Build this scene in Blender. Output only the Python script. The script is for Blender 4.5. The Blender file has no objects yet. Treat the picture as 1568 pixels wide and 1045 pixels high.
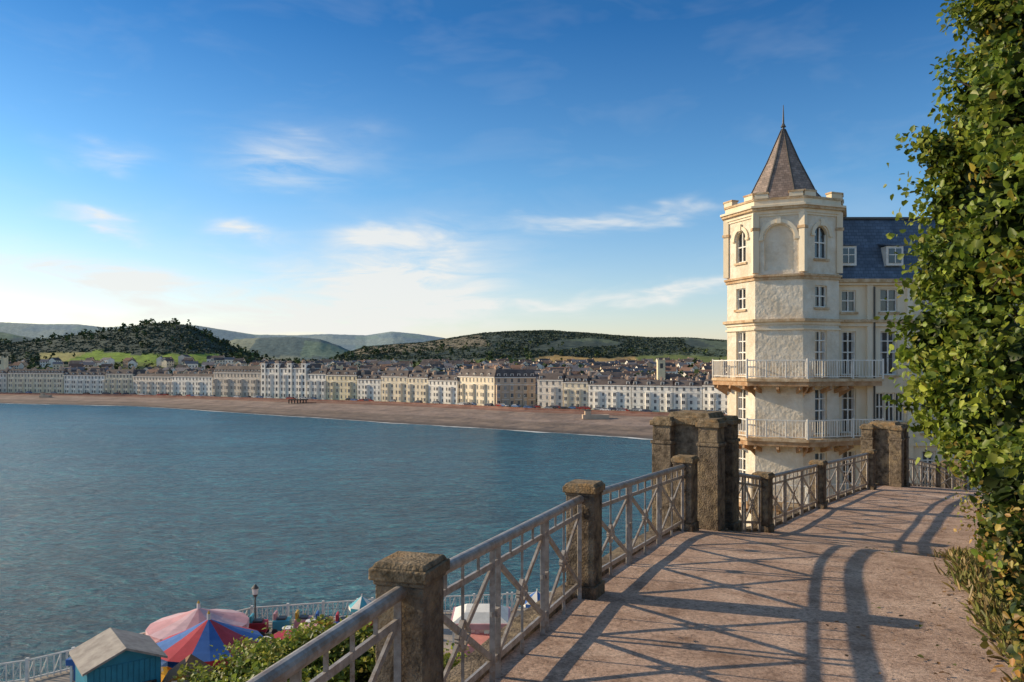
import bpy, math, random
import numpy as np
from mathutils import Vector, Matrix, noise
random.seed(7); rng=np.random.default_rng(7)
scene=bpy.context.scene
F=1200.0; CX=784.0; HY=560.0
def W(px,py,Y): return Vector(((px-CX)/F*Y, Y, (HY-py)/F*Y))

# ---------------------------------------------------------------- materials
def newmat(name):
    m=bpy.data.materials.new(name); m.use_nodes=True
    nt=m.node_tree; b=nt.nodes['Principled BSDF']; return m,nt,b
def N(nt,t,**k):
    n=nt.nodes.new(t)
    for a,v in k.items(): setattr(n,a,v)
    return n
def ramp(nt,fac,stops):
    r=N(nt,'ShaderNodeValToRGB'); e=r.color_ramp.elements
    while len(e)<len(stops): e.new(0.5)
    for i,(p,c) in enumerate(stops):
        e[i].position=p; e[i].color=(c[0],c[1],c[2],1)
    nt.links.new(fac,r.inputs[0]); return r.outputs[0]
def mat_noise(name,c1,c2,scale=3,rough=.8,bump=.3,bscale=None,bdist=.02,lo=.35,hi=.65,metal=0,detail=5,stretch=None,stain=None,spec=.3,slo=.5,shi=.68):
    m,nt,b=newmat(name)
    g=N(nt,'ShaderNodeNewGeometry'); src=g.outputs['Position']
    if stretch:
        mp=N(nt,'ShaderNodeMapping'); mp.inputs['Scale'].default_value=stretch
        nt.links.new(src,mp.inputs[0]); src=mp.outputs[0]
    n=N(nt,'ShaderNodeTexNoise'); n.inputs['Scale'].default_value=scale; n.inputs['Detail'].default_value=detail
    n.inputs['Roughness'].default_value=.65
    nt.links.new(src,n.inputs['Vector'])
    col=ramp(nt,n.outputs[0],[(lo,c1),(hi,c2)])
    if stain:
        n2=N(nt,'ShaderNodeTexNoise'); n2.inputs['Scale'].default_value=scale*.35; n2.inputs['Detail'].default_value=7
        n2.inputs['Roughness'].default_value=.75
        nt.links.new(src,n2.inputs['Vector'])
        f=ramp(nt,n2.outputs[0],[(slo,(0,0,0)),(shi,(1,1,1))])
        mx=N(nt,'ShaderNodeMix',data_type='RGBA'); nt.links.new(f,mx.inputs[0]); nt.links.new(col,mx.inputs[6])
        mx.inputs[7].default_value=(*stain,1); col=mx.outputs[2]
    nt.links.new(col,b.inputs['Base Color'])
    b.inputs['Roughness'].default_value=rough; b.inputs['Metallic'].default_value=metal
    b.inputs['Specular IOR Level'].default_value=spec
    if bump:
        n3=N(nt,'ShaderNodeTexNoise'); n3.inputs['Scale'].default_value=bscale or scale*6; n3.inputs['Detail'].default_value=5
        nt.links.new(g.outputs['Position'],n3.inputs['Vector'])
        bp=N(nt,'ShaderNodeBump'); bp.inputs['Strength'].default_value=bump; bp.inputs['Distance'].default_value=bdist
        nt.links.new(n3.outputs[0],bp.inputs['Height']); nt.links.new(bp.outputs[0],b.inputs['Normal'])
    return m
def flat(name,c,rough=.6,**k):
    return mat_noise(name,[x*.86 for x in c],[min(1,x*1.08) for x in c],scale=k.pop('scale',2.0),rough=rough,bump=k.pop('bump',0),detail=3,**k)
M={}
M['stone']=mat_noise('weathered_concrete',(.075,.058,.042),(.28,.22,.16),scale=7,bump=1.0,bscale=42,bdist=.025,rough=.92,stain=(.38,.29,.18),spec=.15)
M['stone_cap']=mat_noise('concrete_cap',(.12,.09,.055),(.36,.275,.18),scale=9,bump=1.0,bscale=46,bdist=.025,rough=.92,stain=(.44,.26,.11),spec=.15)
M['rail']=mat_noise('painted_rail',(.28,.245,.21),(.50,.45,.40),scale=14,bump=.25,rough=.38,bscale=60,bdist=.004,stain=(.24,.15,.09),spec=.5)
M['stucco']=mat_noise('cream_stucco',(.70,.60,.46),(.84,.76,.63),scale=1.1,bump=.9,bscale=4.5,bdist=.06,rough=.9,stain=(.62,.50,.36),spec=.15)
M['stucco_s']=mat_noise('cream_stucco_smooth',(.76,.63,.45),(.88,.78,.61),scale=.9,bump=.2,bscale=20,bdist=.015,rough=.85,stain=(.62,.46,.29),stretch=(1,1,.3),spec=.2,slo=.54,shi=.72)
M['ledge']=mat_noise('ledge_stone',(.46,.30,.16),(.74,.58,.39),scale=2.5,bump=.3,bdist=.02,rough=.9,stain=(.42,.22,.10))
M['soffit']=mat_noise('balcony_edge',(.36,.19,.09),(.55,.36,.21),scale=3,bump=.3,rough=.9)
M['white']=flat('white_paint',(.84,.80,.73),.5)
M['glass']=mat_noise('window_glass',(.02,.025,.03),(.07,.08,.09),scale=.7,rough=.08,bump=0,spec=.8)
M['curtain']=flat('curtain',(.55,.53,.5),.9)
def slate(name,c1,c2,sc=3.0):
    m,nt,b=newmat(name)
    g=N(nt,'ShaderNodeNewGeometry')
    sx=N(nt,'ShaderNodeSeparateXYZ'); nt.links.new(g.outputs['Position'],sx.inputs[0])
    cb=N(nt,'ShaderNodeCombineXYZ'); nt.links.new(sx.outputs[0],cb.inputs[0]); nt.links.new(sx.outputs[2],cb.inputs[1])
    br=N(nt,'ShaderNodeTexBrick'); br.inputs['Scale'].default_value=sc
    br.inputs['Color1'].default_value=(*c1,1); br.inputs['Color2'].default_value=(*c2,1); br.inputs['Mortar'].default_value=(c1[0]*.45,c1[1]*.45,c1[2]*.45,1)
    br.inputs['Mortar Size'].default_value=.03; br.inputs['Brick Width'].default_value=.9; br.inputs['Row Height'].default_value=.6
    nt.links.new(cb.outputs[0],br.inputs['Vector'])
    n=N(nt,'ShaderNodeTexNoise'); n.inputs['Scale'].default_value=1.6; n.inputs['Detail'].default_value=6; nt.links.new(g.outputs['Position'],n.inputs['Vector'])
    mx=N(nt,'ShaderNodeMix',data_type='RGBA',blend_type='MULTIPLY'); mx.inputs[0].default_value=.7
    nt.links.new(br.outputs[0],mx.inputs[6]); nt.links.new(ramp(nt,n.outputs[0],[(.3,(.55,.55,.55)),(.7,(1.2,1.15,1.1))]),mx.inputs[7])
    nt.links.new(mx.outputs[2],b.inputs['Base Color']); b.inputs['Roughness'].default_value=.6
    return m
M['slate_blue']=slate('blue_slate',(.085,.125,.19),(.13,.18,.26))
M['slate_brown']=slate('spire_slate',(.21,.155,.125),(.33,.25,.21),4)
M['slate_far']=mat_noise('far_slate',(.075,.06,.058),(.16,.13,.12),scale=.2,bump=0,rough=.8)
M['lead']=flat('lead',(.10,.09,.08),.5)

def vcol_mat(name,rough=.9,nscale=.3,amt=(.7,1.25),bump=0,bscale=1,bdist=1,leaf=False,spec=.2,det=6):
    m,nt,b=newmat(name)
    a=N(nt,'ShaderNodeAttribute',attribute_name='Col')
    g=N(nt,'ShaderNodeNewGeometry')
    col=a.outputs['Color']
    if not leaf:
        n=N(nt,'ShaderNodeTexNoise'); n.inputs['Scale'].default_value=nscale; n.inputs['Detail'].default_value=det; n.inputs['Roughness'].default_value=.7
        nt.links.new(g.outputs['Position'],n.inputs['Vector'])
        mx=N(nt,'ShaderNodeMix',data_type='RGBA',blend_type='MULTIPLY'); mx.inputs[0].default_value=1
        nt.links.new(a.outputs['Color'],mx.inputs[6])
        nt.links.new(ramp(nt,n.outputs[0],[(.3,[amt[0]]*3),(.7,[amt[1]]*3)]),mx.inputs[7]); col=mx.outputs[2]
    nt.links.new(col,b.inputs['Base Color']); b.inputs['Roughness'].default_value=rough
    b.inputs['Specular IOR Level'].default_value=spec
    if bump:
        n3=N(nt,'ShaderNodeTexNoise'); n3.inputs['Scale'].default_value=bscale; n3.inputs['Detail'].default_value=5
        nt.links.new(g.outputs['Position'],n3.inputs['Vector'])
        bp=N(nt,'ShaderNodeBump'); bp.inputs['Strength'].default_value=bump; bp.inputs['Distance'].default_value=bdist
        nt.links.new(n3.outputs[0],bp.inputs['Height']); nt.links.new(bp.outputs[0],b.inputs['Normal'])
    if leaf:
        tr=N(nt,'ShaderNodeBsdfTranslucent'); nt.links.new(col,tr.inputs[0])
        ms=N(nt,'ShaderNodeMixShader'); ms.inputs[0].default_value=.36
        out=nt.nodes['Material Output']
        nt.links.new(b.outputs[0],ms.inputs[1]); nt.links.new(tr.outputs[0],ms.inputs[2]); nt.links.new(ms.outputs[0],out.inputs[0])
    return m
M['leaf']=vcol_mat('leaf',.45,leaf=True,spec=.35)
M['farleaf']=vcol_mat('far_leaf',.9,.1,(.8,1.2),det=2)
M['terrain']=vcol_mat('terrain',.95,.09,(.66,1.34),bump=.35,bscale=.12,bdist=4,det=8)
M['bark']=mat_noise('bark',(.05,.035,.025),(.13,.09,.06),scale=6,bump=.8,stretch=(3,3,.6),rough=.95)

# ---------------------------------------------------------------- mesh builder
Z=Vector((0,0,1))
class MB:
    def __init__(s): s.v=[]; s.f=[]; s.m=[]
    def add(s,vs,fs,m=0):
        o=len(s.v); s.v+= [tuple(v) for v in vs]
        for f in fs: s.f.append([i+o for i in f]); s.m.append(m)
    def box(s,c,d,m=0,rz=0,taper=1.0):
        c=Vector(c); hx,hy,hz=d[0]/2,d[1]/2,d[2]/2; co,si=math.cos(rz),math.sin(rz); vs=[]
        for k,z in ((1,-hz),(taper,hz)):
            for x,y in ((-hx,-hy),(hx,-hy),(hx,hy),(-hx,hy)):
                x*=k;y*=k; vs.append(c+Vector((x*co-y*si,x*si+y*co,z)))
        s.add(vs,[(3,2,1,0),(4,5,6,7),(0,1,5,4),(1,2,6,5),(2,3,7,6),(3,0,4,7)],m)
    def tube(s,p0,p1,r,m=0,n=8,r1=None):
        p0=Vector(p0);p1=Vector(p1); r1=r if r1 is None else r1
        d=(p1-p0).normalized(); a=d.orthogonal().normalized(); b=d.cross(a)
        vs=[]
        for p,rr in ((p0,r),(p1,r1)):
            for i in range(n):
                t=2*math.pi*i/n; vs.append(p+a*math.cos(t)*rr+b*math.sin(t)*rr)
        fs=[(i,(i+1)%n,n+(i+1)%n,n+i) for i in range(n)]+[tuple(range(n))[::-1],tuple(range(n,2*n))]
        s.add(vs,fs,m)
    def bar(s,p0,p1,w,h,m=0):
        p0=Vector(p0);p1=Vector(p1); d=(p1-p0).normalized()
        up=Z if abs(d.z)<.95 else Vector((1,0,0))
        a=d.cross(up).normalized(); b=a.cross(d).normalized(); vs=[]
        for p in (p0,p1):
            for x,y in ((-1,-1),(1,-1),(1,1),(-1,1)): vs.append(p+a*x*w/2+b*y*h/2)
        s.add(vs,[(3,2,1,0),(4,5,6,7),(0,1,5,4),(1,2,6,5),(2,3,7,6),(3,0,4,7)],m)
    def prism(s,poly,z0,z1,m=0,cap=True):
        n=len(poly); vs=[(p[0],p[1],z0) for p in poly]+[(p[0],p[1],z1) for p in poly]
        fs=[(i,(i+1)%n,n+(i+1)%n,n+i) for i in range(n)]
        if cap: fs+=[tuple(range(n))[::-1],tuple(range(n,2*n))]
        s.add(vs,fs,m)
    def obj(s,name,mats,parent=None,bevel=0,smooth=False):
        me=bpy.data.meshes.new(name); me.from_pydata(s.v,[],s.f)
        for mm in mats: me.materials.append(mm)
        me.polygons.foreach_set('material_index',s.m)
        if smooth: me.polygons.foreach_set('use_smooth',[True]*len(s.f))
        me.update()
        o=bpy.data.objects.new(name,me); scene.collection.objects.link(o)
        if parent: o.parent=parent
        if bevel:
            b=o.modifiers.new('bevel','BEVEL'); b.width=bevel; b.segments=2; b.limit_method='ANGLE'
        return o
def empty(name,loc=(0,0,0)):
    e=bpy.data.objects.new(name,None); scene.collection.objects.link(e); return e

# ---------------------------------------------------------------- walkway layout
PL=[(-3.9,-8,-2.1),(-2.7,-3.2,-2.2),(-1.62,0.85,-2.3),(-0.61,4.7,-2.38),(.78,8.46,-2.48),(2.85,12.9,-2.71),(5.04,15.75,-3.33),(7.62,19.5,-3.54),(10.7,23.5,-3.70),(13.0,26.6,-4.05),(18.4,34,-5.4),(25,42,-7.5)]
WID=[3.9,3.9,3.9,3.9,3.9,3.9,3.9,3.7,3.4,3.2,3.2,3.2]
def cat(pts,t):
    n=len(pts); i=min(max(int(t),0),n-2); u=t-i
    p0=pts[max(i-1,0)];p1=pts[i];p2=pts[i+1];p3=pts[min(i+2,n-1)]
    return [.5*((2*b)+(-a+c)*u+(2*a-5*b+4*c-d)*u*u+(-a+3*b-3*c+d)*u**3) for a,b,c,d in zip(p0,p1,p2,p3)]
def frame(t):
    p=cat(PL,t); a=cat(PL,max(t-.05,0)); b=cat(PL,min(t+.05,len(PL)-1.001))
    d=Vector((b[0]-a[0],b[1]-a[1],0)).normalized(); r=Vector((d.y,-d.x,0))
    w=np.interp(t,range(len(WID)),WID)
    return Vector(p),d,r,float(w)
rows=140; cols=14
vs=[];fs=[]
for i in range(rows+1):
    t=i/rows*(len(PL)-1.001); p,d,r,w=frame(t)
    for j in range(cols+1):
        q=p+r*(-.28+(w+.6)*j/cols)
        z=p.z+.02*noise.noise(Vector((q.x*.6,q.y*.6,0)))
        vs.append((q.x,q.y,z))
for i in range(rows):
    for j in range(cols):
        a=i*(cols+1)+j; fs.append((a,a+1,a+cols+2,a+cols+1))
m,nt,b=newmat('walkway_tarmac')
g=N(nt,'ShaderNodeNewGeometry')
def nz(scale,det=7,rg=.7,vec=None):
    n=N(nt,'ShaderNodeTexNoise'); n.inputs['Scale'].default_value=scale; n.inputs['Detail'].default_value=det; n.inputs['Roughness'].default_value=rg
    nt.links.new(vec or g.outputs['Position'],n.inputs['Vector']); return n
c1=ramp(nt,nz(.9).outputs[0],[(.3,(.36,.245,.185)),(.5,(.53,.375,.295)),(.7,(.68,.51,.41))])
c2=ramp(nt,nz(26,4,.8).outputs[0],[(.3,(.42,.40,.40)),(.5,(1,1,1)),(.72,(1.45,1.4,1.35))])
mx=N(nt,'ShaderNodeMix',data_type='RGBA',blend_type='MULTIPLY'); mx.inputs[0].default_value=1
nt.links.new(c1,mx.inputs[6]); nt.links.new(c2,mx.inputs[7])
vo=N(nt,'ShaderNodeTexVoronoi',feature='DISTANCE_TO_EDGE'); vo.inputs['Scale'].default_value=.55
dm=N(nt,'ShaderNodeVectorMath',operation='MULTIPLY_ADD'); dn=nz(1.6,6,.7)
nt.links.new(dn.outputs[1],dm.inputs[0]); dm.inputs[1].default_value=(.9,.9,.9); nt.links.new(g.outputs['Position'],dm.inputs[2])
nt.links.new(dm.outputs[0],vo.inputs['Vector'])
cr=ramp(nt,vo.outputs['Distance'],[(0.0,(.45,.42,.4)),(.012,(1,1,1))])
mx2=N(nt,'ShaderNodeMix',data_type='RGBA',blend_type='MULTIPLY'); mx2.inputs[0].default_value=.55
nt.links.new(mx.outputs[2],mx2.inputs[6]); nt.links.new(cr,mx2.inputs[7])
bl=ramp(nt,nz(2.6,7,.75).outputs[0],[(.36,(.60,.56,.54)),(.5,(1,1,1))])
mx3=N(nt,'ShaderNodeMix',data_type='RGBA',blend_type='MULTIPLY'); mx3.inputs[0].default_value=.8
nt.links.new(mx2.outputs[2],mx3.inputs[6]); nt.links.new(bl,mx3.inputs[7])
nt.links.new(mx3.outputs[2],b.inputs['Base Color']); b.inputs['Roughness'].default_value=.93; b.inputs['Specular IOR Level'].default_value=.12
bp=N(nt,'ShaderNodeBump'); bp.inputs['Strength'].default_value=.8; bp.inputs['Distance'].default_value=.02
nt.links.new(nz(38,5,.8).outputs[0],bp.inputs['Height']); nt.links.new(bp.outputs[0],b.inputs['Normal'])
M['tarmac']=m
mb=MB(); mb.add(vs,fs,0); o=mb.obj('walkway',[M['tarmac']],smooth=True)
mb=MB(); lv=[];rv=[]; cv=[]
offsL=[(-.28,0.0),(-.30,-.5),(-.32,-1.2),(-1.2,-3.5),(-5,-9.5),(-9,-13.2),(-13,-14)]
offsR=[(.0,-.02),(.35,.25),(1.0,1.1),(1.8,2.0),(4,4.0),(10,6.5),(30,9)]
for i in range(rows+1):
    t=i/rows*(len(PL)-1.001); p,d,r,w=frame(t)
    for k,(o_,dz) in enumerate(offsL):
        q=p+r*o_; z=p.z+dz-.01 if k<4 else max(p.z+dz,-15.95)
        if k>=5: z=-16.3
        lv.append((q.x,q.y,z))
    for k,(o_,dz) in enumerate(offsR):
        q=p+r*(w+.1+o_); rv.append((q.x,q.y,p.z+dz+(.25*noise.noise(q*.7) if k>1 else 0)))
def loft(mb,v,k,m=0):
    f=[(i*k+j,i*k+j+1,(i+1)*k+j+1,(i+1)*k+j) for i in range(rows) for j in range(k-1)]
    mb.add(v,f,m)
loft(mb,lv,len(offsL)); mb.obj('cliff_slope',[mat_noise('cliff_earth',(.06,.07,.03),(.22,.18,.12),scale=1,bump=.8,bdist=.1)])
mb=MB(); loft(mb,rv,len(offsR)); mb.obj('hillside_bank',[mat_noise('bank_earth',(.05,.05,.02),(.17,.13,.06),scale=3,bump=.8,bdist=.1)])
mb=MB(); cv=[]
for i in range(rows+1):
    t=i/rows*(len(PL)-1.001); p,d,r,w=frame(t)
    for o_,dz in ((-.30,-.3),(-.30,.05),(-.285,.065),(-.07,.065),(-.055,.05),(-.055,-.1)):
        q=p+r*o_; cv.append((q.x,q.y,p.z+dz))
loft(mb,cv,6); mb.obj('walkway_edge_kerb',[M['stone']])

# ---------------------------------------------------------------- posts, piers, rails
def post(p,ang,h=1.225,s=1.0):
    mb=MB(); x,y,z=p
    def bx(sz,z0,z1,m=0,tp=1): mb.box((x,y,z+(z0+z1)/2),(sz*s,sz*s,z1-z0),m,ang,tp)
    bx(.36,-.1,.14); bx(.31,.14,h-.13); bx(.33,h-.13,h-.10); bx(.37,h-.10,h-.03,1); bx(.345,h-.03,h,1,.9)
    e=empty('stone_post'); mb.obj('post_shaft',[M['stone'],M['stone_cap']],e,bevel=.009)
for i in (2,3,4,5,6,7,8,10):
    p,d,r,w=frame(i)
    post((p.x,p.y,p.z),math.atan2(d.y,d.x),1.225 if i<6 else 1.18)
def pier_group(c,ang,z,h):
    c=Vector((c[0],c[1],0)); mb=MB(); d=Vector((math.cos(ang),math.sin(ang),0)); r=Vector((d.y,-d.x,0))
    def bx(o,sx,z0,z1,m=0,tp=1,sy=None):
        mb.box((o.x,o.y,z+(z0+z1)/2),(sx,sy or sx,z1-z0),m,ang,tp)
    bx(c,.80,-.3,h-.18); bx(c,.90,h-.18,h-.06,1); bx(c,.78,h-.06,h+.03,1,.9)
    for sx,sy in ((-.40,-.42),(-.40,.42),(.42,-.40),(.42,.40)):
        q=c+d*sx+r*sy
        bx(q,.44,-.3,.16); bx(q,.36,.16,h-.52); bx(q,.40,h-.52,h-.46); bx(q,.34,h-.46,h-.20); bx(q,.42,h-.20,h-.11,1); bx(q,.36,h-.11,h-.05,1,.85)
    e=empty('stone_pier'); mb.obj('pier_block',[M['stone'],M['stone_cap']],e,bevel=.014)
a1=math.atan2(3.0,2.0)
pier_group((3.28,13.95),a1,-2.95,2.1)
a2=math.atan2(4,3.07)
pier_group((12.0,25.2),a2,-3.95,2.12)
pier_group((22.5,40),a2,-7.0,2.12)

def railing(A,B,trimA=.16,trimB=.16,nsub=3):
    A=Vector(A);B=Vector(B); dv=(B-A); L=Vector((dv.x,dv.y,0)).length; u=dv/L
    a=A+u*trimA; bb=B-u*trimB; L=(Vector((bb.x-a.x,bb.y-a.y,0))).length
    def P(s,h): return a+u*s+Z*h
    mb=MB(); 
    TOP=1.06
    mb.tube(P(-.03,TOP),P(L+.03,TOP),.042,0,14)
    mb.bar(P(0,.90),P(L,.90),.022,.045); mb.bar(P(0,.17),P(L,.17),.022,.05)
    sub=L/nsub
    for k in range(nsub+1):
        s0=k*sub
        offs=(-.06,.06) if 0<k<nsub else ((.03,) if k==0 else (-.03,))
        for o_ in offs:
            mb.bar(P(s0+o_,-.05),P(s0+o_,TOP-.02),.038,.042)
        if len(offs)==2:
            mb.box(P(s0,.53),(.06,.06,.06),0,math.atan2(u.y,u.x)); mb.bar(P(s0-.09,.53),P(s0+.09,.53),.02,.035)
    for k in range(nsub):
        s0=k*sub+.055; s1=(k+1)*sub-.055; mid=(s0+s1)/2
        mb.bar(P(s0,.18),P(s1,.89),.020,.042); mb.bar(P(s0,.89),P(s1,.18),.026,.042)
        mb.bar(P(mid,-.05),P(mid,.17),.03,.03)
        mb.bar(P(mid,.17),P(mid,.90),.014,.022)
        ww=.10
        for (x0,h0),(x1,h1) in (((-ww,.53),(0,.53+ww)),((0,.53+ww),(ww,.53)),((ww,.53),(0,.53-ww)),((0,.53-ww),(-ww,.53))):
            mb.bar(P(mid+x0,h0),P(mid+x1,h1),.034,.03)
        for q in (.25,.5,.75):
            sq=s0+(s1-s0)*q
            mb.bar(P(sq,.90),P(sq,TOP),.022,.022)
    mb.obj('metal_railing',[M['rail']])
pts=[frame(i)[0] for i in range(len(PL))]
railing(pts[1],pts[2]); railing(pts[2],pts[3]); railing(pts[3],pts[4]); railing(pts[4],pts[5])
railing(Vector((3.85,14.25,-3.0)),pts[6],.1,.16,2)
railing(pts[6],pts[7]); railing(pts[7],pts[8])
railing(Vector((12.6,25.9,-4.0)),pts[10],.1,.16,5); railing(pts[10],pts[11])

# ---------------------------------------------------------------- foliage
def leaf_mesh(name,P,size,col,out,parent=None,wr=.36,bias=.7,matl=None,upb=.4,along=None,simple=False):
    n=len(P)
    nr=rng.normal(size=(n,3)); nr/=np.linalg.norm(nr,axis=1)[:,None]
    nn=nr+bias*out+np.array([0,0,upb]); nn/=np.linalg.norm(nn,axis=1)[:,None]
    a=rng.normal(size=(n,3)) if along is None else along+.35*rng.normal(size=(n,3))
    a-= (a*nn).sum(1)[:,None]*nn; a/=np.linalg.norm(a,axis=1)[:,None]
    b=np.cross(nn,a); s=size[:,None]
    wr2=(wr*rng.uniform(.75,1.25,n))[:,None]
    if simple:
        V=np.stack([P-s*.5*a, P+s*wr2*b, P+s*.5*a, P-s*wr2*b],1).reshape(-1,3); k=4; nf=1
        Fc=(np.arange(n)*4)[:,None]+np.array([0,1,2,3])
    else:
        V=np.stack([P, P+s*(.28*a+wr2*b+.10*nn), P+s*(.68*a+.75*wr2*b+.08*nn), P+s*(1.0*a-.06*nn), P+s*(.68*a-.75*wr2*b+.08*nn), P+s*(.28*a-wr2*b+.10*nn)],1).reshape(-1,3); k=6; nf=2
        base=(np.arange(n)*6)[:,None]
        Fc=np.concatenate([base+np.array([0,1,2,3]),base+np.array([0,3,4,5])],1)
    Fc=Fc.reshape(-1)
    me=bpy.data.meshes.new(name); me.vertices.add(k*n); me.loops.add(4*nf*n); me.polygons.add(nf*n)
    me.vertices.foreach_set('co',V.astype(np.float32).ravel())
    me.loops.foreach_set('vertex_index',Fc.astype(np.int32))
    me.polygons.foreach_set('loop_start',(np.arange(nf*n)*4).astype(np.int32))
    me.update(calc_edges=True)
    at=me.color_attributes.new('Col','FLOAT_COLOR','POINT')
    C=np.repeat(np.concatenate([col,np.ones((n,1))],1),k,axis=0)
    at.data.foreach_set('color',C.astype(np.float32).ravel())
    me.materials.append(matl or M['leaf'])
    o=bpy.data.objects.new(name,me); scene.collection.objects.link(o)
    if parent: o.parent=parent
    return o
def crown(ells,ncl_per_m2,nleaf,lsize,palette,crad=(.18,.42),shell=(.72,1.08),bright=(.6,1.3),inner=0):
    Ps=[];S=[];C=[];O=[]
    pal=np.array([p[0] for p in palette]); pw=np.array([p[1] for p in palette],float); pw/=pw.sum()
    for c,rad in ells:
        c=np.array(c);rad=np.array(rad)
        area=4*math.pi*((rad[0]*rad[1])**1.6/3+(rad[0]*rad[2])**1.6/3+(rad[1]*rad[2])**1.6/3)**(1/1.6)
        nc=int(area*ncl_per_m2)
        for _ in range(nc):
            d=rng.normal(size=3); d/=np.linalg.norm(d)
            if d[1]>.45 and rng.random()<.75: continue
            k=rng.uniform(*shell) if rng.random()<.8 else rng.uniform(.3,.75)
            k*=1+.34*noise.noise(Vector(tuple(c+d*rad))*1.1)
            if rng.random()<.05: k*=1.14
            cc=c+d*rad*k
            r=rng.uniform(*crad); n=int(nleaf*rng.uniform(.6,1.4)*(r/.3))
            pp=cc+rng.normal(size=(n,3))*r*np.array([.55,.55,.42])
            Ps.append(pp); S.append(lsize*rng.uniform(.55,1.4,n)); O.append(np.tile(d,(n,1)))
            br=rng.uniform(*bright)
            base=pal[rng.choice(len(pal),p=pw)]
            cl=.55*base+.45*pal[rng.choice(len(pal),n,p=pw)]
            C.append(cl*br*rng.uniform(.7,1.35,(n,1)))
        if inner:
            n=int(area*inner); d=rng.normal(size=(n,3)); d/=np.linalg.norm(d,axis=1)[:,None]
            Ps.append(c+d*rad*rng.uniform(.25,.72,(n,1))); S.append(lsize*rng.uniform(1.6,2.6,n)); O.append(d); C.append(np.array([.035,.055,.012])*rng.uniform(.7,1.4,(n,1)))  # oversized inner leaves close gaps; crown shade put into their dark colour
    return np.concatenate(Ps),np.concatenate(S),np.concatenate(C),np.concatenate(O)
green=[((.13,.195,.022),4),((.22,.285,.035),4),((.05,.09,.014),2.6),((.34,.37,.05),2.6),((.36,.20,.03),.5)]
dry=[((.28,.27,.045),3),((.46,.29,.08),3),((.54,.26,.07),1.8),((.12,.14,.03),2.2),((.39,.37,.08),2.6)]
def E(px,py,Y,rx,ry,ryd=None):
    c=W(px,py,Y); return (tuple(c),(rx/F*Y,(ryd or rx/F*Y),ry/F*Y))
tree=empty('leafy_tree')
ells=[E(1568,20,17,98,95),E(1545,140,16.5,92,62),E(1490,232,16,85,46),E(1508,320,16,96,74),E(1490,415,15.5,97,62),E(1474,520,15,102,66),E(1494,605,14.5,88,60),E(1526,668,13.5,80,56),
      E(1610,180,13,100,170),E(1590,350,11,90,150)]
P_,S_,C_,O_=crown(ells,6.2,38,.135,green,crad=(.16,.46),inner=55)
leaf_mesh('tree_crown',P_,S_,C_,O_,tree)
mb=MB()
base=Vector((12.2,16.6,-3.2)); top=Vector((11.3,16.2,2.0))
mb.tube(base,top,.28,0,10,.2); mb.tube(top,W(1580,60,17),.19,0,8,.05)
for (px,py,Y) in ((1510,240,16),(1490,420,15.5),(1460,520,15),(1500,600,14.5),(1560,150,16.5),(1450,400,15.6),(1600,150,13),(1595,330,11)):
    k=random.uniform(.35,.95); s0=base.lerp(top,k); e_=W(px,py,Y); mid=s0.lerp(e_,.5)+Z*.4
    mb.tube(s0,mid,.11,0,7,.07); mb.tube(mid,e_,.07,0,6,.02)
    for _ in range(4):
        q=e_+Vector([random.uniform(-1,1) for _ in range(3)])*1.1; mb.tube(mid.lerp(e_,random.uniform(.3,.95)),q,.03,0,5,.008)
mb.obj('trunk',[M['bark']],tree)
hedge=empty('ivy_hedge')
ells=[E(1590,600,9,95,150),E(1592,760,8,88,110),E(1552,715,11,78,70)]
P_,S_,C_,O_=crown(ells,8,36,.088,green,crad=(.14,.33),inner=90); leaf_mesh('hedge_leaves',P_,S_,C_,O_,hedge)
ells=[E(1548,830,10.5,58,72),E(1570,900,8.2,58,98),E(1622,960,6.0,95,120),E(1536,775,14,52,38),E(1600,850,7,75,95),E(1672,1060,4.6,118,130)]
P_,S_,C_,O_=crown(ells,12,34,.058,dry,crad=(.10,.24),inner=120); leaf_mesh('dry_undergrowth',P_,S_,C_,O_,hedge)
pp=[];al=[]
for _ in range(1900):
    t=rng.uniform(2.5,8.5); p,d,r,w=frame(t)
    q=p+r*(w+.10+rng.normal()*.09+.12*noise.noise(Vector((t*3,0,0)))); 
    for _ in range(9):
        pp.append((q.x+rng.normal()*.04,q.y+rng.normal()*.04,p.z-.01)); al.append((rng.normal()*.4,rng.normal()*.4,1))
pp=np.array(pp); pal=np.array([(.36,.28,.11),(.2,.22,.06),(.48,.36,.18),(.3,.3,.1)])
leaf_mesh('grass_tufts',pp,rng.uniform(.05,.22,len(pp)),pal[rng.integers(0,4,len(pp))]*rng.uniform(.6,1.2,(len(pp),1)),np.zeros((len(pp),3))+np.array([0,-.5,0]),hedge,wr=.04,bias=.8,upb=0,along=np.array(al))
pp=[]
for _ in range(480):
    t=rng.uniform(2.6,8.2); p,d,r,w=frame(t); k=w-abs(rng.normal())*.6
    if rng.random()<.12: k=rng.uniform(.1,w)
    q=p+r*k; pp.append((q.x,q.y,p.z+.028))
pp=np.array(pp)
leaf_mesh('fallen_leaves',pp,rng.uniform(.025,.06,len(pp)),np.array([(.3,.17,.07),(.2,.12,.06),(.16,.17,.05)])[rng.integers(0,3,len(pp))],np.tile((0,0,1.),(len(pp),1)),None,bias=4)
shr=empty('shrub')
ells=[E(345,1090,24,80,66,2.2),E(415,1042,25,76,62,2.2),E(490,1020,26,68,58,2.2),E(560,1020,26,70,50,2),E(430,1110,21,130,75,2),E(640,1050,27,60,45,2)]
P_,S_,C_,O_=crown(ells,4.8,40,.15,[((.22,.28,.04),4),((.34,.37,.06),3),((.09,.14,.03),2.0),((.40,.32,.08),1)],crad=(.22,.5),inner=30); leaf_mesh('shrub_leaves',P_,S_,C_,O_,shr)

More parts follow.
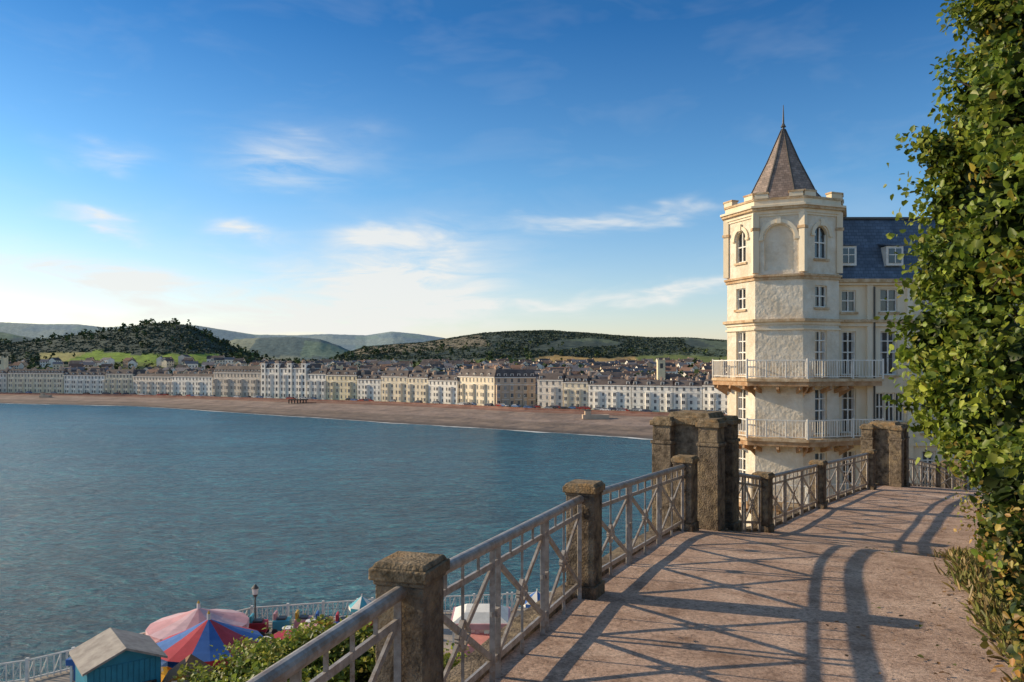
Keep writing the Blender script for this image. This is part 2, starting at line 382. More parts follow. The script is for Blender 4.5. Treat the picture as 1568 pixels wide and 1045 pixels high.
# ---------------------------------------------------------------- sea
m,nt,b=newmat('sea_water')
g=N(nt,'ShaderNodeNewGeometry')
def mapn(sc,scale,det,rg=.6,rot=0):
    mp=N(nt,'ShaderNodeMapping'); mp.inputs['Scale'].default_value=sc; mp.inputs['Rotation'].default_value=(0,0,rot)
    nt.links.new(g.outputs['Position'],mp.inputs[0])
    n=N(nt,'ShaderNodeTexNoise'); n.inputs['Scale'].default_value=scale; n.inputs['Detail'].default_value=det; n.inputs['Roughness'].default_value=rg
    nt.links.new(mp.outputs[0],n.inputs['Vector']); return n.outputs[0]
def mth(op,a,b_,c=None):
    n=N(nt,'ShaderNodeMath',operation=op)
    for i,x in enumerate((a,b_,c)):
        if x is None: continue
        if isinstance(x,(int,float)): n.inputs[i].default_value=x
        else: nt.links.new(x,n.inputs[i])
    return n.outputs[0]
w1=mapn((.5,1.1,1),.5,3,.55,.3); w2=mapn((.6,1.3,1),1.5,5,.68,-.15); w3=mapn((1,1.6,1),.014,4); w4=mapn((.4,1,1),.10,5,.7,.15)
h=mth('ADD',mth('MULTIPLY',w1,1.3),mth('MULTIPLY',w2,.7))
bp=N(nt,'ShaderNodeBump'); bp.inputs['Strength'].default_value=1; bp.inputs['Distance'].default_value=1.0
nt.links.new(h,bp.inputs['Height']); nt.links.new(bp.outputs[0],b.inputs['Normal'])
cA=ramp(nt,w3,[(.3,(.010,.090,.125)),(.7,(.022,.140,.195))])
cB=ramp(nt,mth('ADD',mth('MULTIPLY',w2,.65),mth('MULTIPLY',w1,.35)),[(.38,(.28,.38,.44)),(.50,(.9,.95,1)),(.62,(3.4,2.3,1.8))])  # ripple light and shade put into the colour: dark troughs, bright crests
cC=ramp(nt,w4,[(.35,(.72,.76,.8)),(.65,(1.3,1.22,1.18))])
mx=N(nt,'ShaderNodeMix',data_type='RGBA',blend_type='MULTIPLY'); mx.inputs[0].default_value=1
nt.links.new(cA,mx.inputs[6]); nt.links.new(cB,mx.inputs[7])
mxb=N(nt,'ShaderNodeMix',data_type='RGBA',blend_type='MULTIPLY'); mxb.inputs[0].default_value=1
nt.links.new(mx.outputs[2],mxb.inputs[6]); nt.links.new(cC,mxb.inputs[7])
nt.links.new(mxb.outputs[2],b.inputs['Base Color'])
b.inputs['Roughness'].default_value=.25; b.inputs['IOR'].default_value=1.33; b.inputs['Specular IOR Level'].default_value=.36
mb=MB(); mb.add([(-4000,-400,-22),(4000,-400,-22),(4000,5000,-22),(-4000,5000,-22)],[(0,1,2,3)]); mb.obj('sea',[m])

# ---------------------------------------------------------------- far land
def sp(px): return (px-CX)/F
WS=[(-1600,600),(-800,608),(-300,612),(0,618),(200,622),(400,635),(600,648),(800,660),(990,672),(1100,680),(1150,700),(1250,735),(1350,760),(2600,760)]
PS=[(-1600,594),(-800,598),(-300,600),(0,603),(200,606),(400,611.5),(600,617.5),(800,627),(1000,634),(1100,637),(1150,640),(1250,650),(1350,660),(2600,660)]
wx=[sp(a) for a,_ in WS]; wy=[22*F/(y-HY) for _,y in WS]
px_=[sp(a) for a,_ in PS]; py_=[19*F/(y-HY) for _,y in PS]
Yw=lambda s: float(np.interp(s,wx,wy)); Yp=lambda s: float(np.interp(s,px_,py_))
LAY=[(1150,.33,[(-1700,535),(-900,520),(-300,528),(0,529),(30,525),(60,522),(100,517),(150,511),(200,503),(232,497),(262,496),(290,500),(318,512),(345,527),(375,541),(420,556),(520,590)]),
 (1450,.2,[(-1700,500),(-700,490),(-300,498),(-80,500),(0,508),(40,516),(75,522),(120,545),(160,590)]),
 (1650,.2,[(260,560),(310,530),(360,520),(400,517),(450,516),(490,519),(520,530),(560,548),(600,590)]),
 (1350,.3,[(470,575),(520,545),(560,532),(610,528),(650,525),(700,517),(740,511),(790,508),(840,507),(900,511),(950,515),(1000,518),(1050,518),(1110,522),(1300,528),(1700,520),(2600,530)]),
 (3600,.28,[(-1700,480),(-500,490),(0,494),(60,497),(120,497),(160,502),(200,500),(300,499),(340,505),(390,513),(450,514),(500,512),(560,514),(600,508),(640,512),(680,518),(720,530),(1200,540),(2600,540)])]
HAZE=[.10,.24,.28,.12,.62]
def sm(x): x=min(max(x,0),1); return x*x*(3-2*x)
def hz(s,Y):
    a=Yw(s); p=Yp(s); t=(Y-a)/(p-a)
    if t<1: return -22+2.75*t if t>0 else -22+4*t, -1
    base=-19+21*sm((Y-p-50)/(1000-p)) ; lay=-1
    base+= .6*noise.noise(Vector((s*Y*.01,Y*.01,0))) if Y>p+60 else 0
    z=base
    for i,(D,wd,pl) in enumerate(LAY):
        y=float(np.interp(s,[sp(q[0]) for q in pl],[q[1] for q in pl]))
        zl=(HY-y)/F*D
        k=sm(1-abs(Y-D)/(D*wd)) if Y<D else sm(1-(Y-D)/(D*.9))
        zz=base+(zl-base)*k
        if zz>z and zl>base: z=zz; lay=i if k>.12 else -1
    return z,lay
ss=np.concatenate([np.linspace(-1.6,-.72,60),np.linspace(-.715,.32,430),np.linspace(.33,1.6,60)])
nr1=26; nr2=190
def fieldzone(x,Y,s,z):
    n=noise.noise(Vector((s*14,Y*.006,7)))*7
    if sp(60)<s<sp(335) and 4<z+n<15 and Y<1100: return 1
    if sp(820)<s<sp(1250) and 2<z+n<13 and Y<1250: return 2
    return 0
vs=[];cols_=[]
R=random.Random(3)
for s in ss:
    a=Yw(s);p=Yp(s)
    Ys=[a+(p-a)*(-.35+1.35*i/nr1) for i in range(nr1)]+[p+.02]+list(p*(6500/p)**(np.arange(1,nr2)/(nr2-1)))
    for Y in Ys:
        z,lay=hz(s,Y); x=s*Y; t=(Y-a)/(p-a)
        nf=noise.fractal(Vector((x*.004,Y*.004,1)),1,2,5); nh=noise.noise(Vector((x*.06,Y*.06,3)))
        z0=z
        if t<1:
            bnd=1+.22*noise.noise(Vector((s*7,t*16,2)))
            if t<.07: c=(.13,.105,.09)
            elif t<.42: c=(.225,.17,.135)
            elif t<.85: c=(.295,.22,.18)
            else: c=(.24,.13,.095)
            c=tuple(q*bnd for q in c)
        elif Y<p+12: c=(.30,.24,.21)
        elif lay==-1:
            c=(.08,.11,.04)
            if Y>p+150:
                fld=noise.cell(Vector((x*.012+Y*.003,Y*.006,0)))
                if fld>.35: c=(.14,.18,.045)
                elif fld<-.45 : c=(.26,.21,.09)
        else:
            c=(.040,.055,.027); z+=(1.6*nh+1.5*nf)
            fld=noise.cell(Vector((x*.010+Y*.002,Y*.007,5)))
            if lay==3 and fld>.5 and nf>-.1 : c=(.10,.125,.05)
            if lay==3 and fld<-.7: c=(.22,.17,.09)
            if lay in (1,2): c=(.05,.085,.05) if fld<.1 else ((.13,.19,.07) if fld<.7 else (.24,.24,.11))
            if lay==4: c=(.10,.17,.12) if fld<.1 else ((.28,.32,.16) if fld<.6 else (.18,.28,.10))
            k=HAZE[lay]; hzc=(.30,.38,.46); c=tuple(c[i]*(1-k)+hzc[i]*k for i in range(3))  # distance haze mixed into the ridge colours, amount set per layer
        if lay!=4 and Y>p+200:
            fz=fieldzone(x,Y,s,z0)
            if fz==1: c=(.20,.29,.045) if noise.cell(Vector((x*.006,Y*.008,2)))>-.3 else (.34,.31,.12)
            if fz==2: c=(.42,.28,.11) if noise.cell(Vector((x*.006,Y*.01,2)))>-.3 else (.17,.20,.06)
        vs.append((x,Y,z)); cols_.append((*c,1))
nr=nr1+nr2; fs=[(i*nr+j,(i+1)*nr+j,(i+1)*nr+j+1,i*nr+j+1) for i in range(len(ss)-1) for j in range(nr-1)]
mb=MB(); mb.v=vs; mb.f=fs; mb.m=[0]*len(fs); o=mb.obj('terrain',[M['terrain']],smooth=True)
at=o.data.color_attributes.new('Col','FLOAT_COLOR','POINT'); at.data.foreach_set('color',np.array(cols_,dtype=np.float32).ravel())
mb=MB(); fv=[]; sl=np.linspace(-.72,.27,900)
for s in sl:
    wd=max(.2,1.5+4.2*noise.noise(Vector((s*22,0,0)))+1.4*noise.noise(Vector((s*110,3,0)))); of=1.6*noise.noise(Vector((s*30,5,0)))-1.0
    y=Yw(s)+of; fv+=[(s*(y-wd),y-wd,-21.93),(s*y,y,-21.9)]
mb.add(fv,[(2*i,2*i+2,2*i+3,2*i+1) for i in range(len(sl)-1)]); mb.obj('surf_foam',[mat_noise('foam',(.45,.47,.45),(.8,.8,.77),scale=.35,bump=0,rough=.9)])

mb=MB()
quay=[(-70,8),(-45,30),(-24.5,40),(-16,48.6),(-8.9,50.3),(0,51.5),(9,53),(14,58),(26,76),(46,118),(60,180),(120,180),(120,20),(40,-10),(-40,-10)]
mb.prism(quay,-24,-16,0); mb.obj('ground',[mat_noise('quay_paving',(.24,.21,.18),(.40,.35,.30),scale=.8,bump=.3,rough=.9)])

# ---------------------------------------------------------------- seafront terraces
colr={'cream':(.80,.69,.51),'white':(.86,.81,.72),'pink':(.80,.70,.58),'grey':(.60,.52,.43),'yellow':(.78,.66,.44),'brown':(.60,.45,.32),'brick':(.58,.40,.28)}
CM={k:flat('facade_'+k,v,.8,scale=.25) for k,v in colr.items()}
M['darkwin']=flat('dark_window',(.06,.065,.075),.2,scale=.5)
M['blindwin']=flat('pale_window',(.28,.27,.26),.4,scale=.5)
def terrace(x0,x1,ye,col,roof=2.6,st=4,dY0=0,dY1=0,towers=False,name='seafront_hotel'):
    s0,s1=sp(x0),sp(x1); Y0=Yp(s0)+16+dY0; Y1=Yp(s1)+16+dY1
    A=Vector((s0*Y0,Y0,0)); B=Vector((s1*Y1,Y1,0)); t=(B-A); L=t.length; t.normalize(); n=Vector((t.y,-t.x,0))
    zb=-19.05; H=(HY-ye)/F*(Y0+Y1)/2-zb
    mb=MB(); D=13
    def P(u,v,d): q=A+t*u+n*d; return Vector((q.x,q.y,zb+v))
    def bx(u0,u1,v0,v1,d0,d1,m): 
        c=[P(u,v,d) for v in (v0,v1) for (u,d) in ((u0,d0),(u1,d0),(u1,d1),(u0,d1))]
        mb.add(c,[(3,2,1,0),(4,5,6,7),(0,1,5,4),(1,2,6,5),(2,3,7,6),(3,0,4,7)],m)
    bx(0,L,-1,H,-D,0,0)
    i_=1.6; r0=[P(-.1,H+.02,.1),P(L+.1,H+.02,.1),P(L+.1,H+.02,-D),P(-.1,H+.02,-D)]
    r1=[P(.6,H+roof,-i_),P(L-.6,H+roof,-i_),P(L-.6,H+roof,-D+i_),P(.6,H+roof,-D+i_)]
    mb.add(r0+r1,[(0,1,5,4),(1,2,6,5),(2,3,7,6),(3,0,4,7),(4,5,6,7)],1)
    bx(-.15,L+.15,H-.35,H+.0,-.1,.35,3)
    sh=H/st; nb=max(2,round(L/2.9)); bw=L/nb; ph=R.choice((0,1,2)); bev=R.choice((2,3,3,4)); dv=R.choice((1,2,2,3))
    for k in range(1,st): bx(0,L,k*sh-.12,k*sh+.06,0,.12,3)
    for b_ in range(nb):
        uc=(b_+.5)*bw; bay=(b_%bev==ph%bev)
        off=0
        if bay:
            off=1.0; hb=sh*(st-1)-.15
            c=[P(uc-1.3,0,0),P(uc-.8,0,1),P(uc+.8,0,1),P(uc+1.3,0,0)]; c2=[q+Z*hb for q in c]
            mb.add(c+c2,[(0,1,5,4),(1,2,6,5),(2,3,7,6),(4,5,6,7)],0); 
            bx(uc-.95,uc+.95,hb-.02,hb+.12,.1,1.12,3)
        for k in range(st):
            o_=off if (bay and k<st-1) else 0
            v0=k*sh+.28*sh; v1=k*sh+.80*sh; ww=.47 if not o_ else .58
            gm=2 if R.random()<.82 else 4
            bx(uc-ww,uc+ww,v0,v1,o_,o_+.04,gm); bx(uc-.04,uc+.04,v0,v1,o_+.04,o_+.07,3); bx(uc-ww-.12,uc+ww+.12,v0-.16,v0,o_,o_+.15,3)
        if b_%dv==0 and roof>2:
            bx(uc-.7,uc+.7,H+.1,H+1.7,-2,-.2,3); bx(uc-.45,uc+.45,H+.4,H+1.45,-.2,-.15,2); bx(uc-.85,uc+.85,H+1.7,H+1.95,-2.1,-.05,1)
    for d_ in (-3.2,-6.4,-9.6):
        for k in range(st):
            for uu,sg in ((0,-1),(L,1)):
                bx(min(uu,uu+sg*.05),max(uu,uu+sg*.05),k*sh+.3*sh,k*sh+.8*sh,d_-.5,d_+.5,2)
    k=0
    while k<=nb:
        u=min(max(k*bw,.8),L-.8); hh=R.uniform(1.0,1.8)
        bx(u-.45,u+.45,H,H+roof+hh,-4.6,-2.6,5)
        for q in range(3): bx(u-.14,u+.14,H+roof+hh,H+roof+hh+.5,-4.4+q*.6,-4.1+q*.6,5)
        k+=R.choice((3,4))
    if towers:
        for u in (2,L*.36,L*.64,L-2):
            bx(u-1.6,u+1.6,0,H+2.4,-3,.6,0); bx(u-.6,u+.6,H+.4,H+1.8,.6,.66,2)
            for k in range(st): bx(u-.6,u+.6,k*sh+.28*sh,k*sh+.82*sh,.6,.66,2)
            bx(u-1.8,u+1.8,H+2.4,H+2.7,-3.2,.8,3)
            c=[P(u-1.6,H+2.7,.6),P(u+1.6,H+2.7,.6),P(u+1.6,H+2.7,-3),P(u-1.6,H+2.7,-3),P(u,H+4.4,-1.2)]
            mb.add(c,[(0,1,4),(1,2,4),(2,3,4),(3,0,4)],1)
    e=empty(name); mb.obj('hotel_walls_roof_windows',[CM[col],M['slate_far'],M['darkwin'],M['white'],M['blindwin'],CM['brick']],e)
for a in [(-420,-310,571,'cream'),(-308,-180,572,'white'),(-178,-62,571,'cream'),(-60,10,572,'pink'),(12,97,572,'cream'),(98,160,575,'white',2.2),(162,203,573,'cream',3),(204,262,577,'pink',1.8),(263,325,577,'white',1.8),(327,399,571,'grey',4),
          (400,470,564,'white',2.6,5,0,0,True),(471,499,573,'white',3),(500,546,575,'yellow',2.8),(547,583,581,'white',2.4),(584,624,577,'cream',3.2),(625,655,579,'cream',2.6),(656,700,583,'white',2.8),(701,757,577,'cream',3.6,4,2,-6),
          (758.5,820,578,'brown',3.6,4,-6,9),(823,862,582,'pink',3),(863,900,586,'cream',3),(901,966,590,'white',2.4),(967,1030,591,'white',2.2),(1031,1075,592,'white',2.2),(1076,1118,591,'white',2.6),(1120,1170,592,'cream',2.6),(1172,1260,592,'white',2.6)]:  # brown hotel: shade on its turned-away front put into the wall colour
    terrace(*a)
hm=MB(); 
for _ in range(1700):
    px=R.uniform(-250,1250); s=sp(px)
    p=Yp(s); Y=p+48+ (R.random()**1.25)*(860-p-48)
    if px<330 and R.random()<.62: continue
    z,_l=hz(s,Y)
    if fieldzone(0,Y,s,z) and Y>700: continue
    w=R.uniform(7,15); d=R.uniform(7,9); h=R.uniform(5.0,7.5); rz=R.uniform(-.5,.5)+(math.pi/2 if R.random()<.3 else 0); x=s*Y
    wm=R.choice((0,0,0,1,1,2,3)); hm.box((x,Y,z+h/2-1),(w,d,h+2),wm,rz)
    co,si=math.cos(rz),math.sin(rz); T=lambda a_,b_,c_:(x+a_*co-b_*si,Y+a_*si+b_*co,z+c_)
    rh=R.uniform(2.2,3.4); e=.4
    hm.add([T(-w/2-e,-d/2-e,h-.2),T(w/2+e,-d/2-e,h-.2),T(w/2+e,d/2+e,h-.2),T(-w/2-e,d/2+e,h-.2),T(-w/2-e,0,h+rh),T(w/2+e,0,h+rh)],[(0,1,5,4),(2,3,4,5)],R.choice((4,4,5,6)))
    hm.add([T(-w/2,-d/2,h),T(-w/2,d/2,h),T(-w/2,0,h+rh-.3),T(w/2,-d/2,h),T(w/2,d/2,h),T(w/2,0,h+rh-.3)],[(0,1,2),(3,4,5)],wm)
    nw=int(w/2.6)
    for k in range(nw):
        u=-w/2+(k+.5)*w/nw
        for v in (1.2,4.0):
            if v+1.5>h: continue
            hm.add([T(u-.55,-d/2-.05,v),T(u+.55,-d/2-.05,v),T(u+.55,-d/2-.05,v+1.5),T(u-.55,-d/2-.05,v+1.5)],[(0,1,2,3)],7)
    hm.box(T(w/2-.6,0,h+rh*.9),(1,.9,2.2),3,rz)
e=empty('distant_town_houses')
hm.obj('town_house_mass',[CM['white'],CM['cream'],CM['pink'],CM['brick'],M['slate_far'],flat('far_roof_brown',(.20,.12,.09),.9,scale=.3),flat('far_roof_grey',(.20,.185,.195),.9,scale=.3),M['darkwin']],e)
def church(px,yt,Y,w,name='church_tower'):
    s=sp(px); x=s*Y; z,_=hz(s,Y); zt=(HY-yt)/F*Y; mb=MB()
    mb.box((x,Y,(z+zt)/2),(w,w,zt-z),0); 
    for a_ in (-1,1):
        for b_ in (-1,1): mb.box((x+a_*w*.42,Y+b_*w*.42,zt+.9),(w*.16,w*.16,1.8),0,0,.4)
    mb.box((x,Y,zt+.3),(w*1.08,w*1.08,.5),0); mb.box((x,Y-w/2-.05,zt-3),(w*.4,.12,3),1)
    mb.box((x+w*1.6,Y+2,z+4),(w*2.4,w*1.4,9),0)
    mb.add([(x+w*.4,Y-w*.7+2,z+8.5),(x+w*2.8,Y-w*.7+2,z+8.5),(x+w*2.8,Y+w*.7+2,z+8.5),(x+w*.4,Y+w*.7+2,z+8.5),(x+w*.4,Y+2,z+12),(x+w*2.8,Y+2,z+12)],[(0,1,5,4),(2,3,4,5),(1,2,5)],2)
    e=empty(name); mb.obj('church_stone',[CM['yellow'],M['darkwin'],M['slate_far']],e)
church(1012,553,480,4.5); church(3,549,600,6); church(520,562,640,4.5)

TP=[];TS=[];TC=[];TO=[]
cnt=0
while cnt<3400:
    px=R.uniform(-300,1250); s=sp(px); p=Yp(s); Y=p+36+R.random()**1.2*780
    dens=noise.noise(Vector((s*Y*.012,Y*.008,9)))
    cnt+=1
    if dens<-.05 and R.random()<.8: continue
    z,_=hz(s,Y)
    if fieldzone(0,Y,s,z) and R.random()<.93: continue
    r=R.uniform(1.8,4.2); h=r*R.uniform(1.0,1.5); n=22
    if Y>700: n=12
    d=rng.normal(size=(n,3)); d/=np.linalg.norm(d,axis=1)[:,None]
    TP.append(np.array([s*Y,Y,z+h*.9])+d*np.array([r,r,h])*rng.uniform(.5,1,(n,1))); TS.append(rng.uniform(.7,1.3,n)*r*.9); TO.append(d)
    b0=np.array([(.05,.07,.03),(.075,.10,.035),(.035,.055,.025)][R.randrange(3)])
    TC.append(b0*rng.uniform(.7,1.5,(n,1)))
leaf_mesh('distant_trees',np.concatenate(TP),np.concatenate(TS),np.concatenate(TC),np.concatenate(TO),None,wr=.5,bias=1.2,matl=M['farleaf'],simple=True)
TP=[];TS=[];TC=[];TO=[]
for _ in range(24000):
    li=R.choice((0,0,3,3,3)); D,wd,pl=LAY[li]; px=R.uniform(-200,420) if li==0 else R.uniform(520,1180)
    s=sp(px); Y=R.uniform(D*(1-wd*.75),D*1.02); z,l=hz(s,Y)
    if l!=li: continue
    if fieldzone(0,Y,s,z): continue
    nf=noise.noise(Vector((s*Y*.008,Y*.008,4)))
    if nf<(-.5 if li==0 else -.28): continue
    n=4; r=R.uniform(1.8,3.2)
    d=rng.normal(size=(n,3)); d/=np.linalg.norm(d,axis=1)[:,None]
    TP.append(np.array([s*Y,Y,z-r*.1])+d*r*np.array([.8,.8,.35])); TS.append(np.full(n,r*1.1)); TO.append(d)
    b0=np.array([(.062,.080,.054),(.072,.092,.056),(.054,.072,.052)][R.randrange(3)])
    TC.append(b0*rng.uniform(.88,1.18,(n,1)))
leaf_mesh('hillside_woodland',np.concatenate(TP),np.concatenate(TS),np.concatenate(TC),np.concatenate(TO),None,wr=.5,bias=1.2,matl=M['farleaf'],simple=True)

mb=MB(); rv=[]
sl=np.linspace(-1.2,.3,160)
for s in sl:
    p=Yp(s)
    for o_ in (3.0,8.5): rv.append((s*(p+o_),p+o_,-18.9))
mb.add(rv,[(i*2,i*2+2,i*2+3,i*2+1) for i in range(len(sl)-1)]); mb.obj('promenade_road',[mat_noise('asphalt',(.05,.05,.05),(.09,.085,.08),scale=.5,bump=0)])
mb=MB()
for i in range(len(sl)-1):
    a=(sl[i]*(Yp(sl[i])-1.2),Yp(sl[i])-1.2,-18.9); b_=(sl[i+1]*(Yp(sl[i+1])-1.2),Yp(sl[i+1])-1.2,-18.9)
    mb.bar(a,b_,.6,1.3)
mb.obj('sea_wall',[mat_noise('seawall_red',(.22,.10,.075),(.36,.20,.15),scale=.2,bump=0)])
def car_mesh(name,paint):
    mb=MB()
    prof=[(-2.15,.35),(-2.15,.85),(-1.75,.95),(-1.2,1.42),(.55,1.42),(1.2,.98),(2.05,.85),(2.15,.35)]
    n=len(prof)
    vs=[(x,-.86*(.84 if z>1.2 else 1),z) for x,z in prof]+[(x,.86*(.84 if z>1.2 else 1),z) for x,z in prof]
    mb.add(vs,[(i,(i+1)%n,n+(i+1)%n,n+i) for i in range(n)]+[tuple(range(n))[::-1],tuple(range(n,2*n))],0)
    for sd in (-1,1):
        mb.add([(-1.5,sd*.87,.98),(1.0,sd*.87,.98),(.5,sd*.76,1.36),(-1.15,sd*.76,1.36)],[(0,1,2,3)],1)
        for x in (-1.35,1.35): mb.tube((x,sd*.7,.33),(x,sd*.9,.33),.33,2,12)
    mb.add([(.60,-.66,1.40),(.60,.66,1.40),(1.22,.78,1.0),(1.22,-.78,1.0)],[(0,1,2,3)],1)
    mb.add([(-1.24,-.66,1.40),(-1.24,.66,1.40),(-1.78,.78,.97),(-1.78,-.78,.97)],[(0,1,2,3)],1)
    me=bpy.data.meshes.new(name); me.from_pydata(mb.v,[],mb.f)
    for q in (paint,M['darkwin'],M['lead']): me.materials.append(q)
    me.polygons.foreach_set('material_index',mb.m); return me
cars=[car_mesh('car_body',flat('car_paint_%d'%i,c,.25)) for i,c in enumerate([(.7,.7,.7),(.05,.06,.1),(.35,.04,.03),(.3,.31,.33),(.04,.04,.04),(.1,.2,.4)])]
for i in range(110):
    px=R.uniform(-100,1118); s=sp(px); p=Yp(s)+R.choice((3.6,9.6)); s2=sp(px+6)
    o=bpy.data.objects.new('parked_car',R.choice(cars)); scene.collection.objects.link(o)
    o.location=(s*p,p,-18.88); o.rotation_euler=(0,0,math.atan2(Yp(s2)-Yp(s),s2*Yp(s2)-s*Yp(s))+R.choice((0,math.pi)))
lampm=MB(); lampm.tube((0,0,0),(0,0,6),.09,0,6,.05); lampm.tube((-.9,0,6.1),(.9,0,6.1),.04,0,5)
for sx in(-.9,.9): lampm.box((sx,0,5.85),(.35,.35,.45),1,0,.7)
lo=lampm.obj('street_lamp',[M['lead'],M['white']]); lo.location=(sp(-80)*Yp(sp(-80)),Yp(sp(-80))+.5,-19)
for px in range(-40,1110,42):
    s=sp(px); o=bpy.data.objects.new('street_lamp',lo.data); scene.collection.objects.link(o); o.location=(s*(Yp(s)+.8),Yp(s)+.8,-19)
def jetty(px,py,w,h,Yz=-19.6):
    Y=-Yz*F/(py-HY); x=sp(px)*Y; mb=MB(); 
    mb.box((x,Y,Yz+h),(w,5,.5),0)
    for i in range(7): mb.box((x-w/2+w*i/6,Y-1.8,Yz+h/2-1),(.5,.5,h+2),0)
    mb.box((x-w*.1,Y,Yz+h+.9),(w*.5,.15,.12),0); mb.box((x+w*.7,Y-3,Yz-.2),(w*.8,1.2,1.0),0)
    mb.obj('beach_jetty',[mat_noise('jetty_timber',(.04,.032,.028),(.10,.08,.07),scale=.6,bump=0)])
jetty(457,617,9,1.6); 
def shelter(px,py,w):
    Yz=-19.8; Y=-Yz*F/(py-HY); x=sp(px)*Y; mb=MB()
    mb.box((x,Y,Yz+.4),(w,4,1.6),0); mb.box((x-w*.3,Y,Yz+1.9),(w*.22,3,1.6),0); mb.box((x-w*.3,Y,Yz+2.8),(w*.28,3.6,.25),1)
    mb.obj('promenade_shelter',[CM['brown'],M['slate_far']],bevel=.05)
shelter(912,640,10); shelter(70,608,6)

# ---------------------------------------------------------------- hotel with tower
def wall(mb,o,t,n,Wd,H,ops,mw=0,depth=.22,trim=True):
    o=Vector(o)
    def P(u,v,d=0): return o+t*u+Z*v-n*d
    def bx(u0,u1,v0,v1,d0,d1,m):
        c=[P(u,v,d) for v in (v0,v1) for (u,d) in ((u0,d0),(u1,d0),(u1,d1),(u0,d1))]
        mb.add(c,[(3,2,1,0),(4,5,6,7),(0,1,5,4),(1,2,6,5),(2,3,7,6),(3,0,4,7)],m)
    us=sorted(set([0,Wd]+[x for q in ops for x in q[:2]])); vv=sorted(set([0,H]+[x for q in ops for x in q[2:4]]))
    for i in range(len(us)-1):
        for j in range(len(vv)-1):
            uc=(us[i]+us[i+1])/2; vc=(vv[j]+vv[j+1])/2
            if any(q[0]<uc<q[1] and q[2]<vc<q[3] for q in ops): continue
            mb.add([P(us[i],vv[j]),P(us[i+1],vv[j]),P(us[i+1],vv[j+1]),P(us[i],vv[j+1])],[(0,1,2,3)],mw)
    for q in ops:
        u0,u1,v0,v1=q[:4]; arch=q[4] if len(q)>4 else 0; kind=q[5] if len(q)>5 else 'win'; rad=(u1-u0)/2; uc=(u0+u1)/2
        vs_=v1-rad if arch else v1
        outl=[(u0,v0),(u1,v0),(u1,vs_)]
        if arch:
            arc=[(uc+rad*math.cos(a),vs_+rad*math.sin(a)) for a in [math.pi*k/14 for k in range(15)]]
            outl+=arc[1:]
            half=7
            mb.add([P(*p) for p in arc[:half+1]]+[P(u1,v1)],[tuple([half+1]+list(range(half+1)))],mw)
            mb.add([P(*p) for p in arc[half:]]+[P(u0,v1)],[tuple([len(arc)-half]+list(range(len(arc)-half)))],mw)
            for k in range(14):
                a0,a1=math.pi*k/14,math.pi*(k+1)/14; r0,r1=rad+.08,rad+.28
                c=[(uc+r*math.cos(a),vs_+r*math.sin(a)) for r,a in ((r0,a0),(r1,a0),(r1,a1),(r0,a1))]
                mb.add([P(x,y,0) for x,y in c]+[P(x,y,-.09) for x,y in c],[(4,5,6,7),(0,1,5,4),(1,2,6,5),(2,3,7,6),(3,0,4,7)],5)
            bx(uc-.12,uc+.12,v1+.02,v1+.42,0,-.14,5)
            for x in (u0-.18,u1+.18): bx(x-.13,x+.13,vs_-.12,vs_+.02,0,-.12,5)
        else: outl.append((u0,v1))
        m_=len(outl)
        for k in range(m_):
            a=outl[k]; b_=outl[(k+1)%m_]
            mb.add([P(*a),P(*b_),P(*b_,depth),P(*a,depth)],[(0,1,2,3)],5)
        if kind=='blind':
            mb.add([P(x,y,depth) for x,y in outl],[tuple(range(m_))],0); continue
        mb.add([P(x,y,depth) for x,y in outl],[tuple(range(m_))],1)
        fw=.065; d0=depth-.01; d1=depth-.09
        bx(u0,u0+fw,v0,vs_,d0,d1,2); bx(u1-fw,u1,v0,vs_,d0,d1,2); bx(u0+fw,u1-fw,v0,v0+fw,d0,d1,2)
        if not arch: bx(u0+fw,u1-fw,v1-fw,v1,d0,d1,2)
        bx(uc-.035,uc+.035,v0+fw,v1-fw,d0,d1-.005,2)
        hh=v0+(v1-v0)*(.52 if not arch else .5)
        bx(u0+fw,u1-fw,hh-.035,hh+.035,d0,d1-.01,2)
        if kind=='tall': 
            h2=v0+(v1-v0)*.78; bx(u0+fw,u1-fw,h2-.03,h2+.03,d0,d1-.01,2)
            cw=(u1-u0)*.14
            bx(u0+fw,u0+fw+cw,v0+fw,v1-fw,depth-.004,depth-.012,3); bx(u1-fw-cw,u1-fw,v0+fw,v1-fw,depth-.004,depth-.012,3)
        if trim: bx(u0-.1,u1+.1,v0-.14,v0-.01,.02,-.10,4)
hotel=empty('grand_hotel')
HM=[M['stucco'],M['glass'],M['white'],M['curtain'],M['ledge'],M['stucco_s'],M['slate_blue'],M['slate_brown'],M['soffit'],M['lead']]
Cc=Vector((16.62,48,0)); Rt=3.42; al=math.atan2(16.6,48)
vd=Vector((math.sin(al),math.cos(al),0)); vr=Vector((vd.y,-vd.x,0))
def ov(theta,R_): a=math.radians(theta); return Cc+vr*math.cos(a)*R_-vd*math.sin(a)*R_
th=[162-45*k for k in range(8)]
def octa(R_): return [ov(a,R_) for a in th]
zb=-17
mb=MB()
Wf=2*Rt*math.sin(math.radians(22.5))
c0=Wf/2
